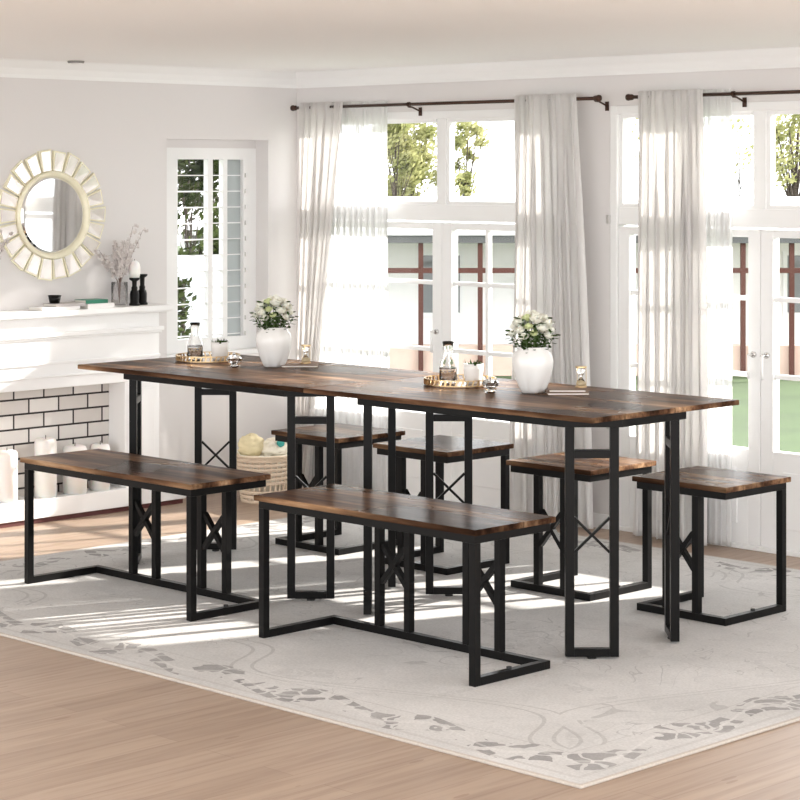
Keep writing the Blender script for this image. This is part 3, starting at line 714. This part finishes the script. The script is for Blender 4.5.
def dried(loc, label, seed, n=13):
    v = empty('glass_vase', loc, 0, 'smoky clear glass vase ' + label, 'vase', 'smoky vases of dried branches')
    MB().lathe([(.001, 0), (.034, 0), (.037, .004), (.036, .105), (.033, .105), (.033, .008), (.001, .006)], 24, rfun=lambda a, t, z: 1 + .025 * math.sin(12 * a)).build('body', M['smoke'], v, smooth=True)
    rn = random.Random(seed)
    for i in range(n):
        az = rn.uniform(0, 6.28); tl = rn.uniform(.1, .75); h = rn.uniform(.15, .24)
        if i == 0: az, tl, h = R(60), .26, .30
        if i == 1: az, tl, h = R(85), .48, .30
        br = empty('dried_branch', (loc[0], loc[1], loc[2] + .01), 0, 'dried blossom branch ' + label, 'branch', 'dried branches ' + label)
        d = Vector((math.cos(az) * math.sin(tl) * .55, math.sin(az) * math.sin(tl), math.cos(tl)))
        b0 = Vector((0, 0, 0)); mid = Vector((d.x * .02, d.y * .02, .098)); end = mid + d * (h - .05) 
        e2 = end + Vector((d.x, d.y, -.05)) * .04
        MB().tube([b0, mid, (mid + end) / 2 + Vector((0, 0, .004)), end, e2], .0012, 6, .0006).build('twig', M['twig'], br)
        b = MB()
        for k in range(15):
            t = .3 + .7 * k / 14; p = mid + (end - mid) * t if t < .9 else end + (e2 - end) * (t - .9) * 10
            p = p + Vector((rn.uniform(-.010, .010), rn.uniform(-.014, .014), rn.uniform(-.008, .010)))
            for q in range(4):
                an = 1.57 * q + rn.random(); u = Vector((.3 * rn.uniform(-1, 1), math.cos(an), math.sin(an))) * .0105; w = Vector((.6, -math.sin(an), math.cos(an))) * .005
                b.b.faces.new([b.b.verts.new(s) for s in (p, p + u * .6 + w, p + u, p + u * .6 - w)])
        b.build('blossom', M['blossom'], br, solid=.001)
dried((-.985, .955, MZ), 'on the mantel beside the black candlesticks', 5, 17)
dried((-.985, .25, MZ), 'on the mantel left of the mirror', 9, 12)
def candlestick(loc, h, label):
    o = empty('candlestick', loc, 0, label, 'candlestick', 'black candlesticks on the mantel')
    MB().lathe([(.001, 0), (.024, 0), (.025, .006), (.020, .012), (.021, .05), (.018, .062), (.013, .068), (.014, .078), (.010, .086), (.011, h - .016), (.023, h - .008), (.024, h), (.001, h)], 24).build('stand', M['black'], o, smooth=True)
    return o
candlestick((-.975, 1.03, MZ), .122, 'black candlestick on the mantel holding a white candle')
candlestick((-1.0, 1.093, MZ), .135, 'black candlestick without a candle, rightmost on the mantel')
c = empty('candle', (-.975, 1.03, MZ + .1224), 0, 'short white egg-shaped candle on the black candlestick', 'candle')
MB().lathe([(.001, 0), (.022, 0), (.026, .02), (.026, .045), (.021, .064), (.010, .074), (.001, .075)], 24).build('wax', M['wax'], c, smooth=True)
MB().tube([(0, 0, .073), (0, .001, .082)], .001, 6).build('wick', M['black'], c)

# ------------------------------------------------------------------ basket on the floor by the corner
bx, by = -.74, 1.58
bk = empty('wicker_basket', (bx, by, FZ + .0004), 0, 'pale wicker basket of linens on the floor by the corner', 'basket')
b = MB(); nb = 28
def rad(z): return .098 + .03 * (z / .2)
for k in range(10):
    z = .006 + k * .0205
    if k in (3,): continue
    b.lathe([(rad(z) - .004, z - .006), (rad(z) + .004, z - .006), (rad(z) + .006, z + .002), (rad(z) + .003, z + .008), (rad(z) - .004, z + .008), (rad(z) - .004, z - .006)], 40)
for i in range(nb):
    a = 2 * math.pi * i / nb; b.tube([(rad(0) * math.cos(a), rad(0) * math.sin(a), 0), (rad(.2) * math.cos(a), rad(.2) * math.sin(a), .2)], .005, 6)
b.lathe([(.001, 0), (.1, 0), (.1, .006), (.001, .006)], 30)
b.build('weave', M['rattan'], bk)
b = MB()
for k in range(2): b.lathe([(.122, .196 + k * .008), (.136, .196 + k * .008), (.138, .202 + k * .008), (.122, .206 + k * .008), (.122, .196 + k * .008)], 40)
b.build('rim', M['rattan'], bk)
MB().lathe([(.001, .010), (.088, .010), (.116, .19), (.127, .2125), (.120, .215), (.108, .185), (.001, .1)], 36, rfun=lambda a, t, z: 1 + (.02 * math.sin(7 * a) if z > .15 and z > .2 else 0)).build('liner', M['liner'], bk, smooth=True)
def bundle(name, c, sc, m, lab, cat, seed):
    rn = random.Random(seed); o = MB(); o.ball((0, 0, 0), 1, 30, sc)
    for v in o.b.verts: v.co *= 1 + .30 * noise.noise(v.co * 42 + Vector((seed, 0, 0))) + .12 * noise.noise(v.co * 95)
    tag(o.build(name, m, loc=c, smooth=True), lab, cat)
bundle('rolled_towel', (bx - .03, by - .05, .238), (.055, .06, .05), M['yellow'], 'yellow rolled towel at the left in the wicker basket', 'towel', 2)
bundle('folded_cloth', (bx + .02, by + .035, .225), (.07, .065, .042), M['liner'], 'cream folded cloth in the middle of the wicker basket', 'cloth', 5)
bundle('yarn_ball', (bx + .055, by + .06, .285), (.024, .024, .022), M['orange'], 'small orange yarn ball on the cloth in the wicker basket', 'yarn', 3)
bundle('yarn_ball', (bx + .085, by + .03, .255), (.017, .017, .016), M['teal'], 'small teal yarn ball at the right rim of the wicker basket', 'yarn', 4)

# ------------------------------------------------------------------ ceiling fitting
cf = empty('ceiling_light', (-.9, .658, CZ), 0, 'small flat round light fitting on the ceiling at the upper left', 'ceiling light')
MB().lathe([(.001, -.010), (.034, -.010), (.036, -.004), (.036, -.0004), (.001, -.0004)], 32).build('ring', M['fixture'], cf)
MB().lathe([(.001, -.016), (.020, -.014), (.028, -.0102), (.001, -.0102)], 32).build('diffuser', M['white'], cf, smooth=True)

# ------------------------------------------------------------------ garden and what stands in it
GZ = -1.36
struct(MB().box(-60, 40, 2.6, 70, GZ - .1, GZ).box(-60, -1.6, -30, 2.6, GZ - .1, GZ).build('lawn', M['lawn']), 'green lawn outside the doors', 'lawn')
HR = R(45); cam = Vector((6.542, -4.833, 1.463)); fw = Vector((-math.sqrt(.5), math.sqrt(.5), 0)); rt = Vector((math.sqrt(.5), math.sqrt(.5), 0))
base = cam + fw * 30; base.z = GZ            # middle of the porch front; local x runs along the porch, local y away from the room
pk = empty('porch', base, HR, 'open porch of red-brown posts under a pale roof beyond the lawn', 'porch')
for x in (-2.6, .29, 1.12, 2.5, 3.7, 4.79, 5.47, 6.6): MB().box(x - .034, x + .034, -.034, .034, 0, 1.88).build('post', M['red'], pk)
MB().box(-3, 7, -.03, .03, 1.44, 1.51).build('beam', M['red'], pk); MB().box(-3, 7, -.09, -.05, 1.86, 1.97).build('fascia', M['dark'], pk)
MB().box(-3, 7, .06, .3, 0, .42).build('plinth_wall', M['peach'], pk)
b = MB()
pr = [(-.12, 1.97), (-.12, 2.03), (1.15, 2.42), (1.15, 2.36)]
A = [b.b.verts.new((-3.2, y, z)) for y, z in pr]; B = [b.b.verts.new((7.2, y, z)) for y, z in pr]
for i in range(4): b.b.faces.new((A[i], A[(i + 1) % 4], B[(i + 1) % 4], B[i]))
b.b.faces.new(A); b.b.faces.new(B[::-1]); b.build('roof', M['roof'], pk)
bl_ = empty('house', base + fw * 1.25, HR, 'white house standing behind the red-brown porch', 'building')
MB().box(-3.2, 7.2, 0, 3, 0, 2.40).build('wall', M['house'], bl_)
for x in (-1.6, .6, 2.0, 4.3, 5.9):
    w = MB().box(x - .33, x + .33, -.04, .0, .75, 1.7).build('window', M['white'], bl_); MB().box(x - .27, x + .27, -.05, -.04, .81, 1.64).build('pane', M['winglass'], w)
MB().prism([(-3.4, -.08), (7.4, -.08), (7.4, 3.2), (-3.4, 3.2)], 2.40, 2.46).build('roof_slab', M['roof'], bl_)

def tree(loc, h, spread, nleaf, m, label, seed, ls=.11, clumps=16, trunk=.10, low=.35):
    root = empty('tree', loc, 0, label, 'tree', 'trees in the garden'); rn = random.Random(seed)
    b = MB().tube([(0, 0, 0), (.06, .03, h * .3), (0, -.05, h * .6), (.05, 0, h * .92)], trunk, 8, trunk * .25)
    cl = []
    for i in range(clumps):
        a = i * 2.4 + rn.random(); z = h * (low + (1 - low) * rn.random()); r = spread * (.25 + .75 * rn.random()) * (1.15 - .6 * abs(z / h - .6))
        c = Vector((r * math.cos(a), r * math.sin(a), z)); cl.append(c)
        b.tube([(0, 0, z * .62), (c.x * .5, c.y * .5, z * .8), c], trunk * .32, 6, trunk * .1)
    b.build('trunk', M['bark'], root, smooth=True)
    b = MB()
    for i in range(nleaf):
        c = rn.choice(cl); p = c + Vector((rn.gauss(0, 1), rn.gauss(0, 1), rn.gauss(0, .8))) * spread * .2
        n = Vector((rn.gauss(0, 1), rn.gauss(0, 1), rn.gauss(0, 1))).normalized(); u = n.orthogonal().normalized() * ls * rn.uniform(.6, 1.2); w = n.cross(u) * .5
        b.b.faces.new([b.b.verts.new(s) for s in (p - u, p - u * .2 + w, p + u, p - u * .2 - w)])
    b.build('foliage', m, root)
    return root
def at(d, u, off=0): p = cam + fw * d + rt * ((u - 400) / 2148 * d); return (p.x, p.y, GZ)
tree(at(38, 413), 4.25, .60, 5200, M['leafl'], 'leafy green tree seen through the middle of the left fanlight', 1, .055, low=.55, trunk=.03)
tree(at(37, 396), 4.3, .55, 4200, M['leafl'], 'pale leafy tree next to the sheer curtain, behind the left doors', 11, .06, low=.58, trunk=.03)
tree(at(40, 466), 3.75, .36, 1500, M['leafl'], 'smaller pale tree right of the first one behind the left doors', 2, .055, low=.62, trunk=.04)
tree(at(39, 796), 3.95, .62, 1500, M['leafl'], 'pale tree with dark branches at the right picture edge', 3, .06, low=.66, trunk=.09)
tree(at(42, 655), 4.3, .7, 420, M['leafl'], 'sparse pale tree far behind the right cream curtain', 4, .06, low=.68, trunk=.03)
tree(at(43, 740), 4.3, .8, 330, M['leafl'], 'sparse pale tree far beyond the right doors', 6, .06, low=.68, trunk=.02)
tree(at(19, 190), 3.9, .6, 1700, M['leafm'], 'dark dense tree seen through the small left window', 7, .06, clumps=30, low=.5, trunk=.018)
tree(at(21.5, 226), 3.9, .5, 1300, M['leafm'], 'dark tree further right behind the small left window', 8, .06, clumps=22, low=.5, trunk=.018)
sh = empty('shrub', at(14.8, 181), 0, 'slender leafy shrub in front of the white shed at the left window', 'shrub')
rn = random.Random(3)
MB().tube([(0, 0, 0), (.02, 0, .8), (0, .02, 2.1)], .03, 8, .01).build('stem', M['bark'], sh)
b = MB()
for i in range(520):
    p = Vector((rn.gauss(0, .035), rn.gauss(0, .035), rn.uniform(.7, 2.1))); n = Vector((rn.gauss(0, 1), rn.gauss(0, 1), rn.gauss(0, 1))).normalized(); u = n.orthogonal().normalized() * .035; w = n.cross(u) * .5
    b.b.faces.new([b.b.verts.new(s) for s in (p - u, p + w, p + u, p - w)])
b.build('foliage', M['leafm'], sh)
sd = empty('shed', at(16, 205), HR, 'low white clapboard shed seen through the small left window', 'shed')
b = MB()
for k in range(20): b.bar((-1.2, -.008, .055 + k * .107), (1.0, -.008, .055 + k * .107), .018, .104, (0, -.16, 1))
b.build('siding', M['siding'], sd)
MB().box(-1.2, 1.0, .01, 1.2, 0, 2.13).build('wall', M['siding'], sd); MB().box(-1.25, 1.05, -.05, 1.25, 2.13, 2.17).build('roof', M['siding'], sd)
w = MB().box(-.12, .42, -.03, .0, 1.02, 1.45).build('window', M['dark'], sd); MB().box(.16, .19, -.04, -.03, 1.02, 1.45).build('bar', M['white'], w)

# ------------------------------------------------------------------ light
w = bpy.data.worlds.new('daylight'); S.world = w; w.use_nodes = True
bg = w.node_tree.nodes['Background']; bg.inputs['Color'].default_value = (.965, .985, 1, 1); bg.inputs['Strength'].default_value = 1.2
sun = bpy.data.lights.new('sun', 'SUN'); sun.energy = 4.2; sun.angle = R(.9); sun.color = (1, .95, .88)
so = bpy.data.objects.new('sun', sun); C.objects.link(so); so.location = (2, 8, 5)
d = Vector((-.34 * math.cos(R(22)), -.940 * math.cos(R(22)), -math.sin(R(22)))); so.rotation_euler = d.to_track_quat('-Z', 'Y').to_euler()

# ------------------------------------------------------------------ camera
cd = bpy.data.cameras.new('camera'); co = bpy.data.objects.new('camera', cd); C.objects.link(co)
co.location = cam; co.rotation_euler = (R(90), 0, R(45)); cd.sensor_width = 36; cd.lens = 2148 * 36 / 800; cd.shift_y = -.2825; cd.clip_end = 300
S.camera = co
v = S.view_settings; v.view_transform = 'Standard'; v.look = 'None'; v.gamma = 1; v.use_curve_mapping = False; v.exposure = 1.70
